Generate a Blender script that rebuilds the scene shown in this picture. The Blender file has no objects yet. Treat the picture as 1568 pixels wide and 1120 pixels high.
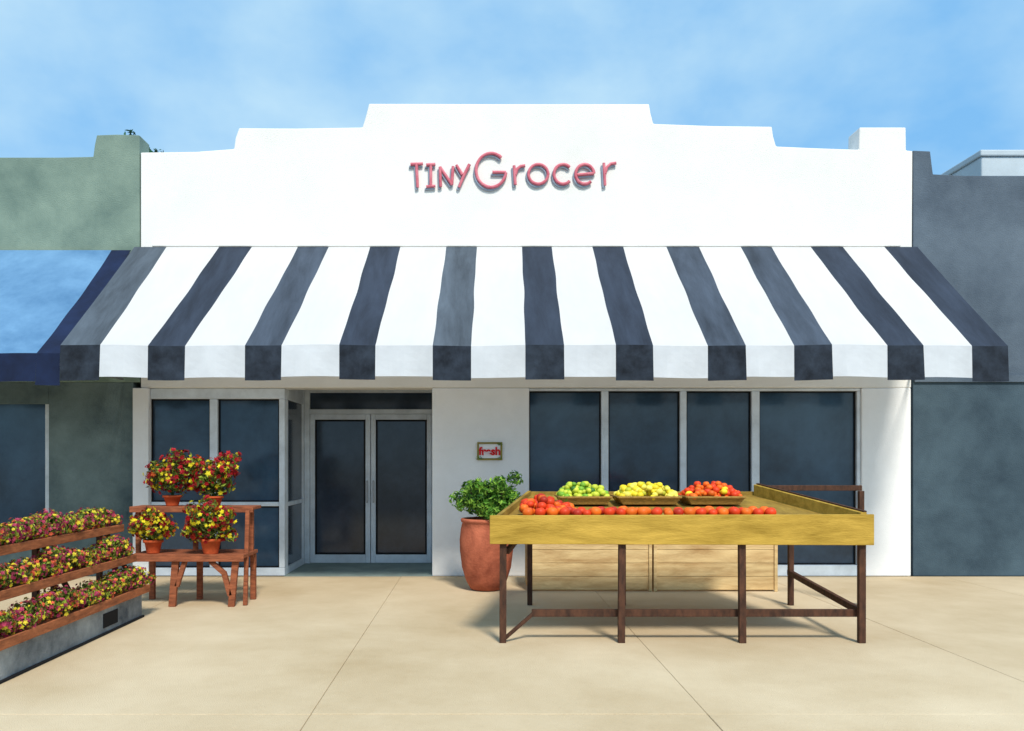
import bpy, bmesh, math, random
from mathutils import Vector, Matrix, Quaternion
random.seed(11)
R = random.Random(5)
scene = bpy.context.scene
COL = scene.collection

# ------------------------------------------------------------------ helpers
def lin(r, g, b):
    f = lambda c: (c/255/12.92) if c/255 <= .04045 else ((c/255+.055)/1.055)**2.4
    return (f(r), f(g), f(b))

def mat(name, c, rough=.75, var=.15, scale=2.0, bump=.1, bscale=60, c2=None, spec=.3,
        trans=0.0, stretch=(1, 1, 1), dist=.15, metal=0.0, det=7):
    m = bpy.data.materials.new(name); m.use_nodes = True
    nt = m.node_tree; N = nt.nodes; Lk = nt.links
    b = N['Principled BSDF']
    b.inputs['Roughness'].default_value = rough
    b.inputs['Specular IOR Level'].default_value = spec
    b.inputs['Metallic'].default_value = metal
    tc = N.new('ShaderNodeTexCoord'); mp = N.new('ShaderNodeMapping')
    mp.inputs['Scale'].default_value = stretch
    Lk.new(tc.outputs['Object'], mp.inputs['Vector'])
    n1 = N.new('ShaderNodeTexNoise'); n1.inputs['Scale'].default_value = scale
    n1.inputs['Detail'].default_value = det; n1.inputs['Roughness'].default_value = .66
    n1.inputs['Distortion'].default_value = dist
    Lk.new(mp.outputs['Vector'], n1.inputs['Vector'])
    rp = N.new('ShaderNodeValToRGB')
    lo = tuple(max(0, v*(1-var)) for v in c); hi = c2 if c2 else tuple(min(1, v*(1+var)) for v in c)
    rp.color_ramp.elements[0].position = .3; rp.color_ramp.elements[0].color = (*lo, 1)
    rp.color_ramp.elements[1].position = .7; rp.color_ramp.elements[1].color = (*hi, 1)
    Lk.new(n1.outputs['Fac'], rp.inputs['Fac'])
    Lk.new(rp.outputs['Color'], b.inputs['Base Color'])
    if bump:
        n2 = N.new('ShaderNodeTexNoise'); n2.inputs['Scale'].default_value = bscale
        n2.inputs['Detail'].default_value = 2
        Lk.new(mp.outputs['Vector'], n2.inputs['Vector'])
        bp = N.new('ShaderNodeBump'); bp.inputs['Strength'].default_value = bump
        bp.inputs['Distance'].default_value = .02
        Lk.new(n2.outputs['Fac'], bp.inputs['Height']); Lk.new(bp.outputs['Normal'], b.inputs['Normal'])
    if trans:
        t = N.new('ShaderNodeBsdfTranslucent'); Lk.new(rp.outputs['Color'], t.inputs['Color'])
        mx = N.new('ShaderNodeMixShader'); mx.inputs[0].default_value = trans
        Lk.new(b.outputs[0], mx.inputs[1]); Lk.new(t.outputs[0], mx.inputs[2])
        Lk.new(mx.outputs[0], N['Material Output'].inputs['Surface'])
    return m

def parent(o, p):
    if p is not None:
        o.parent = p
        o.matrix_parent_inverse = Matrix.Translation(-p.location)

def empty(name, loc):
    e = bpy.data.objects.new(name, None); e.location = loc; e.empty_display_size = .2
    COL.objects.link(e); return e

def meshobj(name, verts, faces, mats, par=None, idx=None, smooth=False, bevel=0):
    me = bpy.data.meshes.new(name); me.from_pydata([tuple(v) for v in verts], [], faces)
    for m in (mats if isinstance(mats, (list, tuple)) else [mats]): me.materials.append(m)
    if idx: me.polygons.foreach_set('material_index', idx)
    if smooth: me.polygons.foreach_set('use_smooth', [True]*len(faces))
    me.update()
    o = bpy.data.objects.new(name, me); COL.objects.link(o); parent(o, par)
    if bevel:
        bm = o.modifiers.new('bevel', 'BEVEL'); bm.width = bevel; bm.segments = 2; bm.limit_method = 'ANGLE'
    return o

HF = [(0, 3, 2, 1), (4, 5, 6, 7), (0, 1, 5, 4), (1, 2, 6, 5), (2, 3, 7, 6), (3, 0, 4, 7)]
def boxv(x0, x1, y0, y1, z0, z1):
    return [(x0, y0, z0), (x1, y0, z0), (x1, y1, z0), (x0, y1, z0), (x0, y0, z1), (x1, y0, z1), (x1, y1, z1), (x0, y1, z1)]
def box(name, x0, x1, y0, y1, z0, z1, m, par=None, bevel=.006):
    return meshobj(name, boxv(x0, x1, y0, y1, z0, z1), HF, m, par, bevel=bevel)
def multibox(name, boxes, m, par=None, bevel=.004, idx=None):
    V, F, I = [], [], []
    for k, b in enumerate(boxes):
        n = len(V); V += boxv(*b) if len(b) == 6 else list(b); F += [tuple(i+n for i in f) for f in HF]
        I += [idx[k] if idx else 0]*6
    return meshobj(name, V, F, m, par, idx=I, bevel=bevel)
def beamv(a, b, w, h=None):
    a, b = Vector(a), Vector(b); h = h or w; d = (b-a).normalized()
    up = Vector((0, 0, 1)) if abs(d.z) < .95 else Vector((0, 1, 0))
    s = d.cross(up).normalized(); u = s.cross(d).normalized()
    o = [(-w/2, -h/2), (w/2, -h/2), (w/2, h/2), (-w/2, h/2)]
    return [tuple(a+s*p+u*q) for p, q in o]+[tuple(b+s*p+u*q) for p, q in o]
def prism(name, pts, y0, y1, m, par=None, bevel=.01):
    n = len(pts)
    V = [(x, y0, z) for x, z in pts]+[(x, y1, z) for x, z in pts]
    F = [tuple(range(n)), tuple(range(2*n-1, n-1, -1))]+[(i, i+n, (i+1) % n+n, (i+1) % n) for i in range(n)]
    return meshobj(name, V, F, m, par, bevel=bevel)
def lathe(name, prof, c, m, par=None, seg=36, wob=0.0):
    V, F = [], []
    for k, (r, z) in enumerate(prof):
        for i in range(seg):
            a = 2*math.pi*i/seg; rr = r*(1+wob*math.sin(3*a+k*.4))
            V.append((c[0]+rr*math.cos(a), c[1]+rr*math.sin(a), c[2]+z))
    for k in range(len(prof)-1):
        for i in range(seg):
            j = (i+1) % seg
            F.append((k*seg+i, k*seg+j, (k+1)*seg+j, (k+1)*seg+i))
    F.append(tuple(range(seg))[::-1]); F.append(tuple((len(prof)-1)*seg+i for i in range(seg)))
    return meshobj(name, V, F, m, par, smooth=True)

_bm = bmesh.new(); bmesh.ops.create_icosphere(_bm, subdivisions=3, radius=1)
I3V = [v.co.copy() for v in _bm.verts]; I3F = [tuple(v.index for v in f.verts) for f in _bm.faces]; _bm.free()

def rdir():
    while True:
        v = Vector((R.uniform(-1, 1), R.uniform(-1, 1), R.uniform(-1, 1)))
        if .05 < v.length < 1: return v.normalized()

def foliage(name, blobs, n, size, mats, weights, par=None, shell=.45):
    """blobs: list of (centre, (rx,ry,rz)). many leaf faces through the volume."""
    V, F, I = [], [], []
    tot = sum(b[1][0]*b[1][1]*b[1][2] for b in blobs)
    for c, r in blobs:
        k = int(n*(r[0]*r[1]*r[2])/tot)+6
        for _ in range(k):
            d = rdir(); t = shell+(1-shell)*R.random()**.6
            t *= 1+.12*math.sin(5*d.x+3*d.z+c[0]*9)
            p = Vector((c[0]+d.x*r[0]*t, c[1]+d.y*r[1]*t, c[2]+d.z*r[2]*t))
            nrm = (d+rdir()*.9).normalized(); a = nrm.orthogonal().normalized()
            a = Quaternion(nrm, R.uniform(0, 6.28)) @ a; b = nrm.cross(a)
            s = size*R.uniform(.6, 1.3); w = s*R.uniform(.38, .55)
            q = len(V)
            V += [p-a*s, p+b*w*.8+a*s*.1+nrm*s*.15, p+a*s-nrm*s*.2, p-b*w*.8+a*s*.1+nrm*s*.15]
            F += [(q, q+1, q+2), (q, q+2, q+3)]
            mi = R.choices(range(len(mats)), weights)[0]; I += [mi, mi]
    return meshobj(name, V, F, mats, par, idx=I)

def blooms(name, blobs, n, size, mats, weights, par=None):
    """small five-petalled heads over the surface of the foliage"""
    V, F, I = [], [], []
    tot = sum(b[1][0]*b[1][2] for b in blobs)
    for c, r in blobs:
        k = int(n*(r[0]*r[2])/tot)+3
        for _ in range(k):
            d = rdir()
            if d.z < -.8: continue
            t = R.uniform(.8, 1.2)
            p = Vector((c[0]+d.x*r[0]*t, c[1]+d.y*r[1]*t, c[2]+d.z*r[2]*t))
            nrm = (d+rdir()*.45).normalized(); a = nrm.orthogonal().normalized(); b = nrm.cross(a)
            s = size*R.uniform(.5, 1.4); mi = R.choices(range(len(mats)), weights)[0]
            for ring in range(2):
                s2 = s*(1 if ring == 0 else .6); off = R.uniform(0, 1)
                q = len(V); V.append(p+nrm*s*(.1+.3*ring))
                for i in range(10):
                    an = i*math.pi/5+off; rr = s2*(1.0 if i % 2 == 0 else .62)
                    V.append(p+a*rr*math.cos(an)+b*rr*math.sin(an)+nrm*s*(.32+.25*ring if i % 2 == 0 else .12+.3*ring))
                for i in range(10):
                    F.append((q, q+1+i, q+1+(i+1) % 10)); I.append(mi)
    return meshobj(name, V, F, mats, par, idx=I)

def fruits(name, items, mats, par=None, squash=.92):
    V, F, I = [], [], []
    for p, r, mi in items:
        q = len(V); rot = Quaternion(rdir(), R.uniform(0, .5))
        for v in I3V:
            w = v.copy(); w.z *= squash
            w.z -= .16*math.exp(-((v.x**2+v.y**2)*9))*(1 if v.z > 0 else -.4)
            w = rot @ w; V.append((p[0]+w.x*r, p[1]+w.y*r, p[2]+w.z*r))
        F += [tuple(i+q for i in f) for f in I3F]; I += [mi]*len(I3F)
    return meshobj(name, V, F, mats, par, idx=I, smooth=True)

# ------------------------------------------------------------------ materials
M_white = mat('white_stucco', (.82, .815, .79), .85, .06, .8, .35, 90)
M_whitelow = mat('white_plaster', (.84, .85, .86), .8, .06, 1.4, .25, 80)
M_frame = mat('painted_frame', (.66, .73, .80), .5, .18, 3, .05, 60)
M_glass = mat('dark_window_glass', (.022, .038, .062), .1, .35, .8, .02, 1.5, c2=(.055, .11, .18), spec=.45)
M_glassd = mat('dark_door_glass', (.022, .034, .054), .12, .35, 1.0, .02, 1.5, c2=(.05, .075, .115), spec=.45)
M_sage = mat('sage_stucco', lin(106, 130, 122), .9, .2, 1.0, .35, 70, c2=lin(140, 160, 146))
M_sagelow = mat('dark_sage_wall', lin(70, 90, 98), .9, .35, .9, .35, 70, c2=lin(120, 138, 138))
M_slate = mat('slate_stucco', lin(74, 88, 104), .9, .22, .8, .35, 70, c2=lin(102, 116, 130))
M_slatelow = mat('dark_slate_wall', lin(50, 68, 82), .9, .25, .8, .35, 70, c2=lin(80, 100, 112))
M_palegrey = mat('pale_grey_wall', lin(186, 198, 206), .9, .1, 1.3, .2, 70)
M_roof = mat('roof_felt', (.15, .15, .15), .95, .2, 2)
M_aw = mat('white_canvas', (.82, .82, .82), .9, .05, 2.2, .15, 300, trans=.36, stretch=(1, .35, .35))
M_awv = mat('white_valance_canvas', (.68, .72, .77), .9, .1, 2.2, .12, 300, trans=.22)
darkc = [lin(66, 76, 90), lin(48, 57, 72), lin(80, 90, 101)]
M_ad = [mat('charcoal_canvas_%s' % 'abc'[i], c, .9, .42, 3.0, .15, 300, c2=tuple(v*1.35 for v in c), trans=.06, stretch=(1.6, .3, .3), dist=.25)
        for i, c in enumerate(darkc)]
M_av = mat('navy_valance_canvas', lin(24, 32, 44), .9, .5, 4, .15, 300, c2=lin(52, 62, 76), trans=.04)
M_blue = mat('blue_canvas', lin(78, 124, 166), .9, .2, 1.2, .12, 300, c2=lin(108, 150, 186))
M_navy = mat('navy_canvas', lin(18, 32, 62), .9, .4, 3, .12, 300)
M_steel = mat('galvanised_tube', (.35, .36, .38), .45, .1, 8, .05, metal=.7)
M_conc = mat('sidewalk_concrete', (.585, .44, .26), .92, .18, .42, .45, 130, c2=(.69, .565, .39), dist=.1, det=10)
M_joint = mat('joint_dirt', (.42, .33, .22), .95, .2, 6)
M_entry_shade = mat('entry_floor', (.26, .33, .31), .9, .25, 2, .2)  # teal-grey of the shadow by the door is put into this colour
M_asph = mat('asphalt', (.05, .05, .052), .95, .2, 8, .5, 150)
M_kerb = mat('kerb_concrete', (.4, .38, .34), .9, .15, 4, .3)
M_ground = mat('dry_ground', (.22, .19, .13), .95, .3, .2, .3, 10)
M_wood = mat('redwood_stain', lin(136, 74, 48), .8, .5, 6, .3, 40, c2=lin(172, 100, 66), stretch=(1, 6, 6))
M_woody = mat('redwood_board', lin(150, 82, 48), .8, .45, 5, .3, 40, c2=lin(188, 112, 70), stretch=(6, 1, 6))
M_dwood = mat('dark_walnut', lin(58, 39, 30), .75, .45, 7, .2, 40, c2=lin(94, 60, 42), stretch=(3, 3, 1))
M_gold = mat('golden_oak', lin(176, 140, 44), .75, .3, 2.4, .25, 30, c2=lin(206, 168, 72), stretch=(.8, 4, 5), dist=.4)
M_olive = mat('olive_oak', lin(142, 112, 42), .75, .35, 3, .2, 30, c2=lin(170, 138, 58), stretch=(3, .8, 5))
M_crate = mat('crate_pine', lin(212, 170, 114), .85, .3, 2.2, .25, 30, c2=lin(238, 210, 156), stretch=(.8, 3, 5), dist=.4)
M_crated = mat('crate_dark_wood', lin(150, 114, 70), .8, .25, 4)  # darker brown wood than the slats
M_basket = mat('wicker', lin(170, 132, 66), .8, .4, 30, .6, 90, stretch=(1, 1, 3))
M_terra = mat('terracotta', lin(160, 78, 54), .88, .4, 3.2, .3, 40, c2=lin(198, 112, 82), dist=.4)
M_terrao = mat('orange_terracotta', lin(188, 82, 42), .88, .35, 8, .15, 50)
M_base = mat('grey_plinth', lin(96, 106, 116), .85, .45, 2.5, .3, 60, c2=lin(172, 176, 176))
M_black = mat('black_void', (.01, .01, .012), .9, .2, 4, 0)
g = lambda n, *c: mat(n, lin(*c), .6, .25, 9, 0, trans=.25, det=1)
M_lf = [g('leaf_dark', 42, 82, 32), g('leaf_mid', 84, 134, 44), g('leaf_light', 142, 184, 70)]
M_lfo = [g('leaf_olive', 74, 84, 34), g('leaf_moss', 112, 128, 48), g('leaf_lime', 160, 178, 62)]
M_fl = [g('bloom_crimson', 172, 28, 36), g('bloom_yellow', 232, 216, 44), g('bloom_burgundy', 126, 22, 36), g('bloom_orange', 218, 100, 40)]
M_fp = [g('bloom_pink', 190, 70, 104), g('bloom_lemon', 228, 210, 60), g('bloom_mauve', 150, 46, 78), g('bloom_coral', 218, 104, 70)]
M_tree = [g('tree_leaf_dark', 22, 62, 44), g('tree_leaf_mid', 40, 92, 62)]
M_bark = mat('bark', (.08, .055, .035), .95, .3, 10, .6)
M_tom = [mat('tomato_red', lin(216, 62, 20), .5, .25, 6, 0, spec=.3, det=2), mat('tomato_orange', lin(230, 104, 24), .5, .25, 6, 0, spec=.3, det=2),
         mat('tomato_deep', lin(180, 46, 24), .5, .25, 6, 0, spec=.3, det=2)]
M_lem = [mat('lemon_yellow', lin(232, 206, 42), .5, .2, 8, .1, 120, det=2), mat('lemon_pale', lin(238, 222, 92), .5, .15, 8, .1, 120, det=2),
         mat('lemon_green', lin(178, 178, 44), .5, .15, 8, .1, 120, det=2)]
M_lim = [mat('lime_green', lin(118, 166, 44), .5, .25, 8, .1, 120, det=2), mat('lime_yellow', lin(190, 200, 60), .5, .2, 8, .1, 120, det=2),
         mat('lime_dark', lin(66, 112, 36), .5, .2, 8, .1, 120, det=2)]
M_sign = mat('coral_sign_paint', lin(206, 92, 112), .65, .2, 9, .05, c2=lin(222, 134, 146))
M_signshadow = mat('slate_drop_shadow', lin(148, 160, 176), .6, .15, 9, .05)  # grey-blue drop shadow of the letters, as a solid colour
M_red = mat('red_paint', lin(210, 26, 32), .5, .1, 8, 0)
M_sframe = mat('olive_frame', lin(176, 142, 74), .7, .35, 14, .1, c2=lin(132, 142, 68))

# ------------------------------------------------------------------ ground
def sheet(name, x0, x1, y0, y1, z, m):
    return meshobj(name, [(x0, y0, z), (x1, y0, z), (x1, y1, z), (x0, y1, z)], [(0, 1, 2, 3)], m)
sheet('ground', -400, 400, -400, 400, -.16, M_ground)
sheet('road', -400, 400, -17.5, -9.25, -.13, M_asph)
box('road_kerb', -60, 60, -9.25, -9.1, -.15, 0.0, M_kerb, bevel=.02)
tiles = []
T = 2.51
ys = [-9.095, -6.2, -.02]
for i in range(-9, 10):
    x0 = -1.54+i*T
    for a, b in zip(ys[:-1], ys[1:]):
        tiles.append((x0+.002, x0+T-.002, a+.002, b-.002, -.1, R.uniform(-.0015, .0015)))
multibox('sidewalk', tiles, M_conc, bevel=.006)
sheet('sidewalk_base', -40, 40, -9.2, 12, -.012, M_joint)

# ------------------------------------------------------------------ grocery store
st = empty('grocery_store', (0, 0, 0))
par = [(-5.17, 2.62), (5.56, 2.62), (5.58, 5.92), (5.49, 5.93), (5.485, 6.25), (4.84, 6.25), (4.83, 5.94), (4.25, 5.96), (3.68, 5.985),
       (3.64, 6.12), (3.62, 6.26), (2.8, 6.27), (1.97, 6.30), (1.93, 6.45), (1.91, 6.575), (0, 6.575), (-1.99, 6.58), (-2.03, 6.42), (-2.08, 6.25), (-3.0, 6.235),
       (-3.80, 6.24), (-3.85, 6.1), (-3.87, 5.95), (-4.4, 5.91), (-5.17, 5.90)]
prism('parapet_wall', par, 0, .35, M_white, st, bevel=.015)
box('roof_slab', -5.17, 5.55, .352, 8, 2.8, 5.5, M_roof, st)
multibox('side_walls', [(-5.17, -4.97, .352, 8, 0, 2.798), (5.35, 5.55, .352, 8, 0, 2.798), (-4.968, 5.348, 7.8, 8, 0, 2.798)], M_whitelow, st)
wh = [(-5.27, -5.05, -.03, .3, 0, 2.617), (-1.11, .24, 0, .3, 0, 2.617), (4.87, 5.555, 0, .3, 0, 2.617)]
multibox('facade_piers', wh, M_whitelow, st, bevel=.01)
fr = [(-5.048, -3.17, .03, .16, 2.47, 2.617), (-5.048, -3.17, .03, .16, 0, .11), (-4.22, -4.11, .03, .16, .112, 2.468),
      (-3.25, -3.17, .03, .16, .112, 2.468), (-5.048, -4.222, .05, .14, .97, 1.03), (-4.108, -3.252, .05, .14, .97, 1.03),
      (.242, 4.868, .03, .16, 2.58, 2.617), (.242, 4.868, .01, .2, 0, .15)]
for a, b in [(1.25, 1.35), (2.35, 2.44), (3.35, 3.46)]:
    fr.append((a, b, .03, .16, .152, 2.578))
fr += [(4.82, 4.868, .03, .16, .152, 2.578)]
multibox('window_frames', fr, M_frame, st, bevel=.008)
multibox('window_glass', [(-5.05, -3.2, .1, .12, .05, 2.5), (.24, 4.86, .1, .12, .1, 2.6)], M_glass, st, bevel=0)
gk = []
for a, b, z0, z1 in [(-5.048, -4.222, .112, .968), (-5.048, -4.222, 1.032, 2.468), (-4.108, -3.252, .112, .968), (-4.108, -3.252, 1.032, 2.468),
                     (.242, 1.248, .152, 2.578), (1.352, 2.348, .152, 2.578), (2.442, 3.348, .152, 2.578), (3.462, 4.818, .152, 2.578)]:
    gk += [(a, a+.018, .075, .098, z0, z1), (b-.018, b, .075, .098, z0, z1), (a+.02, b-.02, .075, .098, z1-.018, z1), (a+.02, b-.02, .075, .098, z0, z0+.018)]
multibox('window_gaskets', gk, M_black, st, bevel=0)
# recessed entrance
box('entry_floor', -3.17, -1.11, .0, 1.5, -.012, .004, M_entry_shade, st, bevel=0)
box('entry_right_wall', -1.11, -.95, .302, 1.5, 0, 2.798, M_whitelow, st)
sd = [(-3.24, -3.17, .162, .24, .0, 2.797), (-3.24, -3.17, 1.27, 1.36, .0, 2.797), (-3.235, -3.175, .242, 1.268, 0, .1), (-3.235, -3.175, .242, 1.268, .96, 1.02),
      (-3.235, -3.175, .242, 1.268, 2.48, 2.797)]
multibox('entry_side_frame', sd, M_frame, st)
box('entry_side_glass', -3.215, -3.2, .2, 1.3, .05, 2.5, M_glassd, st, bevel=0)
df = [(-3.24, -3.10, 1.38, 1.48, 0, 2.797), (-1.19, -1.112, 1.38, 1.48, 0, 2.797), (-3.098, -1.192, 1.38, 1.48, 2.67, 2.797), (-3.098, -1.192, 1.37, 1.48, 2.34, 2.41)]
multibox('door_frame', df, M_frame, st)
box('transom_glass', -3.1, -1.18, 1.43, 1.45, 2.38, 2.7, M_glassd, st, bevel=0)
for nm, a, b in [('door_leaf_left', -3.095, -2.155), ('door_leaf_right', -2.145, -1.195)]:
    L = [(a, a+.075, 1.4, 1.45, .01, 2.335), (b-.075, b, 1.4, 1.45, .01, 2.335), (a+.077, b-.077, 1.4, 1.45, .01, .14), (a+.077, b-.077, 1.4, 1.45, 2.25, 2.335)]
    multibox(nm, L, M_frame, st)
    box(nm+'_glass', a+.05, b-.05, 1.42, 1.435, .1, 2.28, M_glassd, st, bevel=0)
    a += .077; b -= .077
    multibox(nm+'_gasket', [(a, a+.025, 1.405, 1.418, .142, 2.248), (b-.025, b, 1.405, 1.418, .142, 2.248), (a+.027, b-.027, 1.405, 1.418, 2.222, 2.248), (a+.027, b-.027, 1.405, 1.418, .142, .168)], M_black, st, bevel=0)
for x in (-2.2, -2.10):
    multibox('door_handle', [beamv((x, 1.35, .95), (x, 1.35, 1.3), .022), beamv((x, 1.35, .97), (x, 1.4, .97), .018), beamv((x, 1.35, 1.28), (x, 1.4, 1.28), .018)], M_steel, st)
box('facade_rail', -5.0, 5.4, -.04, -.002, 4.58, 4.62, M_white, st, bevel=.01)

# ------------------------------------------------------------------ striped awning
aw = empty('striped_awning', (0, -1, 3.7))
top = [-5.02, -3.84, -2.76, -1.76, -.70, .345, 1.33, 2.37, 3.39, 4.37, 5.40]
bot = [-5.04, -4.05, -2.94, -1.86, -.775, .29, 1.32, 2.38, 3.37, 4.43, 5.40]
bt, bb = [], []
for k in range(11):
    h1 = .218+R.uniform(-.012, .012); h2 = .218+R.uniform(-.012, .012)
    bt += [top[k]-h1, top[k]+h1]; bb += [bot[k]-h2, bot[k]+h2]
tone = [2, 1, 0, 1, 2, 1, 1, 0, 0, 1, 1]
def awn_mesh(name, z_top, y_top, z_bot, y_bot, bt, bb, cols, sag, par_, nv=20, nu=4, valance=.38, vcols=None, mats=None):
    V, F, I = [], [], []
    nb = len(bt)
    def edge(s, t):
        x = bt[s]*(1-t)+bb[s]*t
        if 0 < s < nb-1: x += math.sin(math.pi*t)*(.006*math.sin(7*t+s*1.7)+.005*math.sin(17*t+s*3.1))
        return x
    hem = lambda x: .006*math.sin(x*2.1)+.004*math.sin(x*5.3+1)
    def zs(x, t): return z_top+(z_bot-z_top)*t-sag*math.sin(math.pi*t)*(1+.3*math.sin(x*2.2))-.003*math.sin(math.pi*t)*math.cos(x*9)+hem(x)*t
    for s in range(nb-1):
        base = len(V)
        for j in range(nv+1):
            t = j/nv
            xa, xb = edge(s, t), edge(s+1, t)
            for i in range(nu+1):
                x = xa+(xb-xa)*i/nu
                V.append((x, y_top+(y_bot-y_top)*t, zs(x, t)))
        for j in range(nv):
            for i in range(nu):
                a = base+j*(nu+1)+i; F.append((a, a+1, a+nu+2, a+nu+1)); I.append(cols[s])
        base = len(V)
        drop = valance+(.024 if s % 2 == 0 else -.016)+R.uniform(-.008, .008)
        for j in range(5):
            t = j/4
            for i in range(nu+1):
                x = bb[s]+(bb[s+1]-bb[s])*i/nu
                V.append((x, y_bot-.02*t+.018*t*math.sin(x*6.0+1), z_bot+hem(x)-drop*t))
        for j in range(4):
            for i in range(nu):
                a = base+j*(nu+1)+i; F.append((a, a+1, a+nu+2, a+nu+1)); I.append(vcols[s])
    return meshobj(name, V, F, mats, par_, idx=I, smooth=False)
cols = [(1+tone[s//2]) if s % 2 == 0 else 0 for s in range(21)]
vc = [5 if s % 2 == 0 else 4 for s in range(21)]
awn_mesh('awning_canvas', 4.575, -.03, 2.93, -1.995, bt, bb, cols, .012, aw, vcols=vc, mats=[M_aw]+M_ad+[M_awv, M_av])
fb = [beamv((-5.25, -1.95, 2.88), (5.6, -1.95, 2.88), .035), beamv((-5.25, -.05, 4.5), (5.6, -.05, 4.5), .035)]
for x in (-5.2, -2.6, 0, 2.8, 5.55):
    fb += [beamv((x, -.04, 2.83), (x, -1.93, 2.85), .03), beamv((x, -.06, 4.46), (x, -1.93, 2.86), .03)]
multibox('awning_frame', fb, M_steel, aw)

# ------------------------------------------------------------------ store name sign
sg = empty('store_name_sign', (0, -.05, 5.6))
def arc(cx, cy, rx, ry, a0, a1, n=26):
    return [(cx+rx*math.cos(math.radians(a0+(a1-a0)*i/n)), cy-ry*math.sin(math.radians(a0+(a1-a0)*i/n))) for i in range(n+1)]
letters = {
 'letter_t': [[(629, 252), (648, 251)], [(638, 252), (640, 287)]],
 'letter_i': [[(653, 253), (667, 252)], [(660, 253), (660, 285)], [(653, 286), (667, 285)]],
 'letter_n': [[(675, 286), (674, 256)], [(674, 256), (692, 283)], [(692, 283), (694, 255)]],
 'letter_y': [[(699, 253), (708, 268)], [(719, 252), (710, 270)], [(710, 270), (703, 287)]],
 'letter_g': [arc(752, 261, 23, 26, 48, 352), [(775, 264), (754, 264)]],
 'letter_r_first': [[(787, 254), (789, 283)], [(789, 268), (792, 259), (797, 255), (804, 254)]],
 'letter_o': [arc(824, 267, 15, 15, 0, 360)],
 'letter_c': [arc(862, 267, 14, 15, 45, 315)],
 'letter_e': [[(883, 268), (909, 266)], arc(895, 267, 14, 15, 5, 312)],
 'letter_r_last': [[(924, 250), (926, 284)], [(926, 266), (929, 256), (935, 251), (943, 250)]],
}
for nm, strokes in letters.items():
    for layer, (dx, dz, y, m, bd) in {'face': (0, 0, -.036, M_sign, .021), 'drop_shadow': (-.02, -.03, -.014, M_signshadow, .019)}.items():  # second layer is the letters' drop shadow, modelled as offset grey strokes
        cu = bpy.data.curves.new(nm+'_'+layer, 'CURVE'); cu.dimensions = '3D'; cu.bevel_depth = bd; cu.bevel_resolution = 3; cu.use_fill_caps = True
        for sk in strokes:
            sp = cu.splines.new('POLY'); sp.points.add(len(sk)-1)
            for i, (px, py) in enumerate(sk):
                sp.points[i].co = ((px-784)/110+dx, y, 1.6+(705-py)/110+dz, 1); sp.points[i].radius = R.uniform(.93, 1.12)
        cu.materials.append(m); o = bpy.data.objects.new(nm+'_'+layer, cu); COL.objects.link(o); parent(o, sg)

# wall plaque
ws = empty('wall_plaque_sign', (-.31, -.02, 1.74))
multibox('plaque_frame', [(-.485, -.135, -.035, -.002, 1.84, 1.865), (-.485, -.135, -.035, -.002, 1.615, 1.64), (-.485, -.46, -.034, -.002, 1.642, 1.838), (-.16, -.135, -.034, -.002, 1.642, 1.838)], M_sframe, ws)
box('plaque_panel', -.459, -.161, -.02, -.002, 1.642, 1.838, M_whitelow, ws, bevel=0)
tx = bpy.data.curves.new('plaque_lettering', 'FONT'); tx.body = 'fresh'; tx.size = .15; tx.extrude = .004; tx.offset = .006; tx.align_x = 'CENTER'
tx.materials.append(M_red)
to = bpy.data.objects.new('plaque_lettering', tx); to.location = (-.31, -.026, 1.69); to.rotation_euler = (math.pi/2, 0, 0)
COL.objects.link(to); parent(to, ws)
foliage('plaque_garland', [((-.46, -.04, 1.64), (.05, .015, .025)), ((-.17, -.04, 1.84), (.04, .015, .02)), ((-.17, -.04, 1.64), (.03, .015, .02))], 70, .012, M_lf, [1, 2, 1], ws)

# ------------------------------------------------------------------ neighbours
nl = empty('sage_green_building', (-9, 0, 0))
prism('front_wall', [(-16, 2.7), (-5.3, 2.7), (-5.18, 2.7), (-5.185, 6.14), (-5.5, 6.15), (-5.78, 6.14), (-5.81, 6.0), (-5.83, 5.84), (-6.3, 5.83), (-16, 5.83)], -.0, .35, M_sage, nl)
box('body', -16, -5.185, .352, 8, 0, 5.4, M_sage, nl)
multibox('lower_wall', [(-6.45, -5.275, .005, .35, 0, 2.698), (-16, -8.6, .005, .35, 0, 2.698), (-8.598, -6.452, .005, .35, 0, .6), (-8.598, -6.452, .005, .35, 2.4, 2.698)], M_sagelow, nl)
multibox('shop_window_frame', [(-8.598, -8.52, .06, .15, .602, 2.398), (-6.53, -6.452, .06, .15, .602, 2.398), (-7.56, -7.49, .06, .15, .602, 2.398)], M_frame, nl)
box('shop_window_glass', -8.59, -6.46, .1, .12, .6, 2.4, M_glass, nl, bevel=0)
ba = empty('blue_awning', (-8, -1, 3.6))
awn_mesh('blue_awning_canvas', 4.53, -.03, 2.84, -1.96, [-12, -10, -8, -6.6, -5.56, -5.29], [-12, -10, -8, -6.6, -5.56, -5.29], [0, 0, 0, 0, 1], .04, ba, nu=8, vcols=[1]*5, mats=[M_blue, M_navy], valance=.34)
multibox('awning_frame', [beamv((-12, -1.92, 2.76), (-5.35, -1.92, 2.76), .035)]+[beamv((x, -.04, 2.74), (x, -1.9, 2.74), .03) for x in (-11.9, -8, -5.4)], M_steel, ba)

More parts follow.
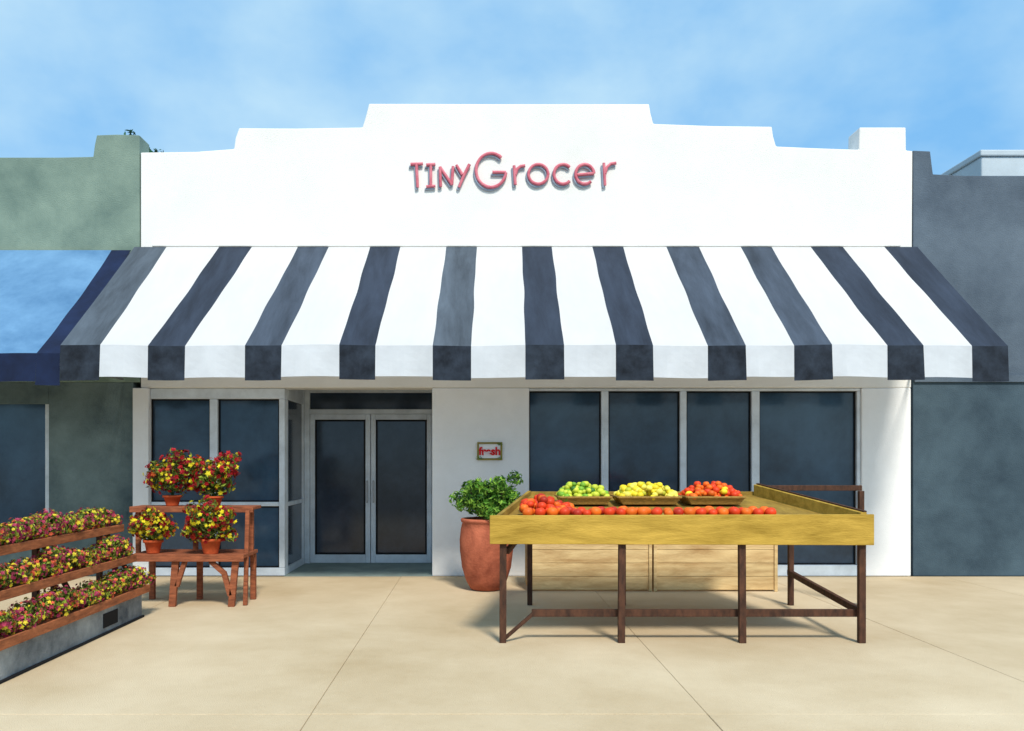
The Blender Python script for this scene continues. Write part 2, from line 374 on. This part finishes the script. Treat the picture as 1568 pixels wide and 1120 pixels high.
nr = empty('slate_building', (9, 0, 0))
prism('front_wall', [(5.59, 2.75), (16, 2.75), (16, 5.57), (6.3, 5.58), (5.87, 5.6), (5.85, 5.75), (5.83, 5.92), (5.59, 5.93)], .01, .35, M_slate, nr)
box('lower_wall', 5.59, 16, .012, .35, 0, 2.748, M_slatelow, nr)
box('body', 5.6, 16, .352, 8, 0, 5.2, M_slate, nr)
multibox('wall_band', [(5.6, 16, -.02, .008, 2.7, 2.8)], M_slate, nr)
multibox('shop_window_frame', [(7.2, 9.6, -.02, .008, .6, .68), (7.2, 9.6, -.02, .008, 2.3, 2.38), (7.2, 7.28, -.02, .008, .682, 2.298), (9.52, 9.6, -.02, .008, .682, 2.298)], M_frame, nr)
box('shop_window_glass', 7.28, 9.52, -.004, .006, .68, 2.3, M_glass, nr, bevel=0)
pg = empty('pale_grey_building', (10, 9, 0))
box('walls', 12.1, 18, 9, 11, 0, 9.2, M_palegrey, pg, bevel=.03)
box('parapet_cap', 12.05, 18.1, 8.95, 11.05, 9.202, 9.36, M_palegrey, pg, bevel=.03)

# tree behind the left building
tx0, ty0 = -9.4, 9.5
tr = empty('broadleaf_tree', (tx0, ty0, 0))
V = [beamv((tx0, ty0, -.1), (tx0+.05, ty0, 3.8), .36), beamv((tx0+.05, ty0, 3.75), (tx0-.1, ty0+.1, 8.0), .22)]
for a, b in [((.05, 0, 4.5), (.6, .2, 8.2)), ((.0, 0, 4.3), (-1.0, -.3, 7.6)), ((0, 0, 5.2), (.2, .9, 8.6)), ((0, 0, 5.4), (.1, -.6, 8.8))]:
    V.append(beamv((tx0+a[0], ty0+a[1], a[2]), (tx0+b[0], ty0+b[1], b[2]), .12))
multibox('trunk_and_limbs', V, M_bark, tr, bevel=.03)
foliage('crown', [((tx0, ty0, 7.5), (1.2, 1.3, 1.9)), ((tx0+.1, ty0, 6.6), (1.7, 1.6, 1.2))], 6500, .1, M_tree, [2, 1], tr, shell=.15)
foliage('upper_crown', [((tx0+.28, ty0-.2, 9.15), (.5, .6, .72)), ((tx0+.62, ty0, 9.0), (.36, .5, .6)), ((tx0+.05, ty0+.3, 8.9), (.5, .6, .7)), ((tx0+.5, ty0, 8.3), (.55, .6, .8))],
        5200, .085, M_tree, [2, 1], tr, shell=.1)

# ------------------------------------------------------------------ produce table
pt = empty('produce_display_table', (1.3, -3.3, 0))
yf, yb = -4.22, -2.24
legs = []
for x in (-.26, .784, 1.85, 2.90):
    legs.append(beamv((x, yf+.05, 0), (x+R.uniform(-.008, .008), yf+.05, .90), .06, .05))
for x in (.10, 1.137, 3.0):
    legs.append(beamv((x, yb-.05, 0), (x, yb-.05, 1.15), .055))
legs.append(beamv((3.78, yb-.05, 0), (3.78, yb-.05, 1.27), .055))
rails = [beamv((.0, yf+.12, .25), (2.93, yf+.12, .25), .04, .065), beamv((-.25, yf+.06, .03), (.02, yf+.12, .25), .03, .03),
         beamv((2.90, yf+.05, .27), (3.0, yb, .36), .045, .06), beamv((-.22, yf+.1, .80), (.15, yb, .95), .04, .05)]
multibox('legs', legs, M_dwood, pt, bevel=.004)
multibox('stretchers', rails, M_dwood, pt, bevel=.004)
def quadboard(name, a, b, thick, zl, zh, m):
    a2, b2 = Vector((a[0], a[1])), Vector((b[0], b[1])); d = (b2-a2).normalized(); n = Vector((-d.y, d.x))*thick
    V = [(a2.x, a2.y, zl[0]), (b2.x, b2.y, zl[1]), (b2.x+n.x, b2.y+n.y, zl[1]), (a2.x+n.x, a2.y+n.y, zl[0]),
         (a2.x, a2.y, zh[0]), (b2.x, b2.y, zh[1]), (b2.x+n.x, b2.y+n.y, zh[1]), (a2.x+n.x, a2.y+n.y, zh[0])]
    return meshobj(name, V, HF, m, pt, bevel=.005)
quadboard('front_board', (-.376, yf-.01), (2.985, yf-.01), .035, (.875, .865), (1.125, 1.135), M_gold)
quadboard('right_side_board', (2.94, yf+.03), (2.66, yb), .06, (.90, 1.14), (1.15, 1.34), M_gold)
quadboard('left_side_board', (.08, yb), (-.33, yf+.03), .035, (1.1, .90), (1.27, 1.12), M_olive)
quadboard('back_board', (.08, yb+.003), (2.66, yb+.003), .03, (1.16, 1.16), (1.26, 1.26), M_olive)
quadboard('back_extension_rail', (2.67, yb+.002), (3.82, yb+.002), .04, (1.27, 1.27), (1.33, 1.33), M_dwood)
meshobj('right_board_cap', [tuple(v) for v in beamv((2.925, yf+.03, 1.157), (2.645, yb, 1.348), .03, .014)], HF, M_dwood, pt, bevel=.003)
meshobj('tray_bottom', [(-.30, yf+.03, 1.03), (2.9, yf+.03, 1.03), (2.62, yb, 1.20), (.1, yb, 1.20), (-.30, yf+.03, 1.05), (2.9, yf+.03, 1.05), (2.62, yb, 1.22), (.1, yb, 1.22)], HF, M_olive, pt)
surf = lambda y: 1.05+(y-yf-.03)/(yb-yf-.03)*.17

# tomatoes
it = []
for row, y in enumerate((-3.88, -3.78)):
    x = -.02+.02*row
    while x < 2.22:
        r = R.uniform(.038, .054); it.append(((x, y+R.uniform(-.02, .02), surf(y)+r+R.uniform(0, .006)), r, R.choices([0, 1, 2], [3, 4, 1])[0])); x += r*R.uniform(1.98, 2.3)
for _ in range(54):
    x = R.uniform(-.06, .42); y = R.uniform(-3.82, -3.4); h = .12*max(0, 1-abs(x-.12)/.3)
    it.append(((x, y, surf(y)+.04+R.random()*h), R.uniform(.036, .048), R.choices([0, 1, 2], [4, 2, 2])[0]))
fruits('tomato_rows', it, M_tom)
def basket(name, x0, x1, mats, w, r, n):
    e = empty(name, ((x0+x1)/2, -2.95, surf(-2.95)))
    y0, y1 = -3.2, -2.72; zb = surf(-3.0)+.01; H = .075; cx, cy = (x0+x1)/2, (y0+y1)/2
    def ring(k, z): return [(cx+(x-cx)*k, cy+(y-cy)*k, z) for x, y in ((x0, y0), (x1, y0), (x1, y1), (x0, y1))]
    V = ring(.84, zb)+ring(1, zb+H)+ring(.95, zb+H)+ring(.8, zb+.012)
    F = [(3, 2, 1, 0)]+[(i+a, (i+1) % 4+a, (i+1) % 4+a+4, i+a+4) for a in (0, 4, 8) for i in range(4)]+[(12, 13, 14, 15)]
    meshobj('basket_body', V, F, M_basket, e, bevel=.004)
    multibox('basket_rim', [beamv((x0, y0, zb+H), (x1, y0, zb+H), .02), beamv((x0, y1, zb+H), (x1, y1, zb+H), .02), beamv((x0, y0+.011, zb+H), (x0, y1-.011, zb+H), .019), beamv((x1, y0+.011, zb+H), (x1, y1-.011, zb+H), .019)], M_basket, e)
    its = []
    for _ in range(n):
        u, v = R.uniform(-.9, .9), R.uniform(-.85, .85); top = max(0, (1-u**4)*(1-v*v*.8))
        its.append(((cx+u*(x1-x0)/2, cy+v*(y1-y0)/2, zb+.05+top*R.uniform(.2, 1)*.16), r*R.uniform(.8, 1.2), R.choices(range(3), w)[0]))
    fruits('fruit', its, mats, e)
basket('lime_basket', .34, .86, M_lim, [3, 4, 1], .032, 140)
basket('lemon_basket', .93, 1.56, M_lem, [4, 3, 1], .034, 160)
basket('orange_basket', 1.62, 2.2, M_tom[:2]+[M_lem[0]], [3, 4, .6], .034, 145)

# crates behind the table
for a, b in [(.14, 1.66), (1.68, 3.2)]:
    c = empty('wooden_crate', ((a+b)/2, -1, .35))
    y0, y1 = -1.36, -.62; S = []
    z = .02
    for k in range(4):
        h = .165
        S.append((a+.03, b-.03, y0+.02, y0+.04, z, z+h-.004)); S.append((a+.03, b-.03, y1-.04, y1-.02, z, z+h-.004))
        S.append((a+.002, a+.022, y0+.045, y1-.045, z, z+h-.004)); S.append((b-.022, b-.002, y0+.045, y1-.045, z, z+h-.004)); z += h
    multibox('slats', S, M_crate, c)
    multibox('corner_posts', [(a, a+.04, y0, y0+.019, 0, .68), (b-.04, b, y0, y0+.019, 0, .68), (a+.03, a+.08, y1-.09, y1-.042, 0, .68), (b-.08, b-.03, y1-.09, y1-.042, 0, .68)], M_crate, c)
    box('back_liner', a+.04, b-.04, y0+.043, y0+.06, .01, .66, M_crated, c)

# ------------------------------------------------------------------ terracotta planter with bush
pl = empty('terracotta_planter', (-.37, -1.2, 0))
lathe('pot', [(.15, 0), (.2, .02), (.255, .12), (.305, .28), (.33, .48), (.335, .62), (.32, .76), (.30, .84), (.315, .85), (.32, .875), (.31, .89), (.28, .89), (.27, .82)], (-.37, -1.2, 0), M_terra, pl, wob=.006)
bu = empty('leafy_shrub', (-.37, -1.2, .85))
multibox('stems', [beamv((-.37+.05*i, -1.2+.04*j, .8), (-.37+.2*i, -1.2+.18*j, 1.25), .015) for i in (-1, 0, 1) for j in (-1, 0, 1)], M_bark, bu, bevel=0)
c = (-.35, -1.2, 1.12)
bl = [((c[0], c[1], c[2]), (.33, .3, .25))]
for k in range(18):
    a = k*2.4; rr = .25+.06*(k % 3)
    bl.append(((c[0]+rr*math.cos(a), c[1]+rr*math.sin(a)*.8, c[2]+R.uniform(-.16, .27)), (.11, .1, .1)))
foliage('shrub_leaves', bl, 3300, .040, M_lf, [2, 4, 4], bu, shell=.3)

# ------------------------------------------------------------------ two-tier plant bench
pb = empty('wooden_plant_bench', (-3.75, -2.1, 0))
B = []
for x in (-4.38, -3.72, -3.08):
    B.append(beamv((x, -1.98, .5), (x, -1.98, 1.06), .05))
B += [(-4.42, -3.02, -2.12, -1.78, 1.05, 1.085), (-4.42, -3.02, -2.135, -2.122, 1.02, 1.085)]
B += [(-4.30, -3.04, -2.42, -1.85, .535, .575), (-4.30, -3.04, -2.44, -2.422, .50, .58)]
B += [beamv((-3.06, -2.3, 0), (-3.06, -2.2, 1.05), .045), beamv((-3.84, -2.38, 0), (-3.80, -2.38, .53), .075, .05), beamv((-3.19, -2.38, 0), (-3.14, -2.38, .53), .07, .05)]
B += [beamv((-3.70, -2.38, .50), (-3.79, -2.38, .22), .05, .05), beamv((-3.42, -2.38, .50), (-3.26, -2.38, .36), .055, .05), beamv((-3.27, -2.38, .37), (-3.20, -2.38, .12), .055, .05)]
B += [beamv((x, -1.9, 0), (x, -1.9, .53), .06) for x in (-4.25, -3.7, -3.08)]
multibox('bench_timbers', B, M_wood, pb, bevel=.005)

def pot_plant(x, y, z, pr, ph, fr_, fz, seed, w=(4, 3, 3, 1)):
    e = empty('potted_flowering_plant', (x, y, z))
    lathe('pot', [(pr*.68, 0), (pr*.7, .01), (pr*.92, ph*.8), (pr*1.08, ph*.8), (pr*1.1, ph), (pr*.95, ph), (pr*.9, ph*.9)], (x, y, z), M_terrao, e, seg=24)
    multibox('stems', [beamv((x, y, z+ph*.8), (x+R.uniform(-.12, .12), y+R.uniform(-.1, .1), z+ph+fr_*.9), .009) for _ in range(8)], M_lf[0], e, bevel=0)
    cz = z+ph+fz
    b = [((x, y, cz), (fr_*.85, fr_*.8, fr_*.75))]
    for k in range(12):
        a = k*2.4+seed; q = R.uniform(.26, .42)
        b.append(((x+fr_*.78*math.cos(a), y+fr_*.6*math.sin(a), cz+fr_*R.uniform(-.5, .85)), (fr_*q, fr_*q, fr_*q*.9)))
    foliage('leaves', b, 900, .034, M_lfo, [3, 3, 1.6], e, shell=.35)
    blooms('blooms', b, 470, .027, M_fl, w, e)
pot_plant(-4.0, -1.95, 1.087, .1, .12, .29, .22, 0, (5, 3, 4, 1))
pot_plant(-3.52, -1.95, 1.087, .1, .11, .27, .20, 1, (5, 3, 4, 1))
pot_plant(-4.09, -2.28, .577, .1, .15, .22, .15, 2, (2, 4, 2, 1.5))
pot_plant(-3.43, -2.34, .577, .115, .17, .27, .16, 3, (5, 4, 3, 1))

# ------------------------------------------------------------------ tiered flower stand along the left
ts = empty('tiered_flower_stand', (-4.2, -4, 0))
y0, y1 = -5.6, -2.95
tiers = [(-3.88, .31), (-4.02, .62), (-4.15, .93)]
S = []
for k, (x, z) in enumerate(tiers):
    S.append((x-.34, x, y0, y1, z-.025, z))
    S.append((x-.001, x+.02, y0-.01, y1+.01, z-.055, z+.02))
    S.append((x-.34, x+.019, y1+.001, y1+.018, z-.05, z+.018))
multibox('shelf_boards', S, M_woody, ts)
P = []
for y in (y1-.04, -4.2, y0+.04):
    P.append(beamv((-4.36, y, 0), (-4.36, y, .9), .05)); P.append(beamv((-4.2, y, 0), (-4.2, y, .6), .045))
    P.append(beamv((-3.97, y, .28), (-4.3, y, .88), .04))
multibox('uprights', P, M_dwood, ts)
box('plinth', -4.5, -3.93, y0+.02, y1-.02, 0, .24, M_base, ts, bevel=.01)
for ya, yb_ in [(-3.85, -3.55)]:
    box('plinth_vent', -3.935, -3.924, ya, yb_, .06, .19, M_black, ts, bevel=0)
box('plinth_skirt', -3.928, -3.905, y0+.02, y1-.02, 0, .02, M_black, ts, bevel=.003)
for k, (x, z) in enumerate(tiers):
    e = empty('potted_flower_row', (x-.16, -4.2, z))
    bl = []
    y = y0+.12
    while y < y1-.02:
        lathe('pot', [(.045, 0), (.06, .07), (.065, .07), (.065, .085), (.05, .085)], (x-.16, y, z), M_terrao, e, seg=16)
        bl.append(((x-.11+R.uniform(-.03, .03), y+R.uniform(-.03, .03), z+.11+R.uniform(-.03, .04)), (R.uniform(.10, .15), .14, R.uniform(.055, .11))))
        bl.append(((x-.06+R.uniform(-.03, .02), y+.1, z+.07), (.08, .1, .06))); y += R.uniform(.17, .28)
    foliage('leaves', bl, 4200, .025, M_lfo, [3, 3, 2], e, shell=.2)
    blooms('blooms', bl, 1900, .018, M_fp, [3, 2.8, 2.2, 1.6], e)

# ------------------------------------------------------------------ sky, sun, camera
el, az = math.radians(50), math.radians(165)
w = bpy.data.worlds.new('World'); scene.world = w; w.use_nodes = True
nt = w.node_tree; N = nt.nodes; Lk = nt.links
sky = N.new('ShaderNodeTexSky'); sky.sky_type = 'NISHITA'; sky.sun_disc = False
sky.sun_elevation = el; sky.sun_rotation = az; sky.air_density = 1.0; sky.dust_density = .6; sky.ozone_density = 2.0
tc = N.new('ShaderNodeTexCoord'); mp = N.new('ShaderNodeMapping'); mp.inputs['Scale'].default_value = (1, 1, 1.5)
n = N.new('ShaderNodeTexNoise'); n.inputs['Scale'].default_value = 2.9; n.inputs['Detail'].default_value = 6; n.inputs['Roughness'].default_value = .52; n.inputs['Distortion'].default_value = .1
rp = N.new('ShaderNodeValToRGB'); rp.color_ramp.elements[0].position = .36; rp.color_ramp.elements[0].color = (1.5, 3.7, 6.4, 1)
rp.color_ramp.elements[1].position = .64; rp.color_ramp.elements[1].color = (4.1, 5.9, 7.0, 1)
mx = N.new('ShaderNodeMixRGB'); mx.inputs['Fac'].default_value = .86
Lk.new(tc.outputs['Generated'], mp.inputs['Vector']); Lk.new(mp.outputs[0], n.inputs['Vector']); Lk.new(n.outputs['Fac'], rp.inputs['Fac'])
Lk.new(sky.outputs[0], mx.inputs['Color1']); Lk.new(rp.outputs[0], mx.inputs['Color2'])
Lk.new(mx.outputs[0], N['Background'].inputs['Color']); N['Background'].inputs['Strength'].default_value = .15

sl = bpy.data.lights.new('sun', 'SUN'); sl.energy = 4.0; sl.angle = math.radians(10); sl.color = (1, .935, .82)
so = bpy.data.objects.new('sun', sl); COL.objects.link(so)
d = Vector((math.sin(az)*math.cos(el), math.cos(az)*math.cos(el), math.sin(el)))
so.rotation_euler = d.to_track_quat('Z', 'Y').to_euler(); so.location = d*30

cam = bpy.data.cameras.new('camera'); co = bpy.data.objects.new('camera', cam); COL.objects.link(co)
co.location = (-.49, -11.364, 1.6); co.rotation_euler = (math.pi/2, 0, 0)
cam.lens = 36*1250/1568; cam.sensor_width = 36; cam.shift_x = 54/1568; cam.shift_y = 146.5/1568; cam.clip_end = 2000
scene.camera = co
scene.view_settings.view_transform = 'Standard'; scene.view_settings.look = 'None'; scene.view_settings.exposure = 0
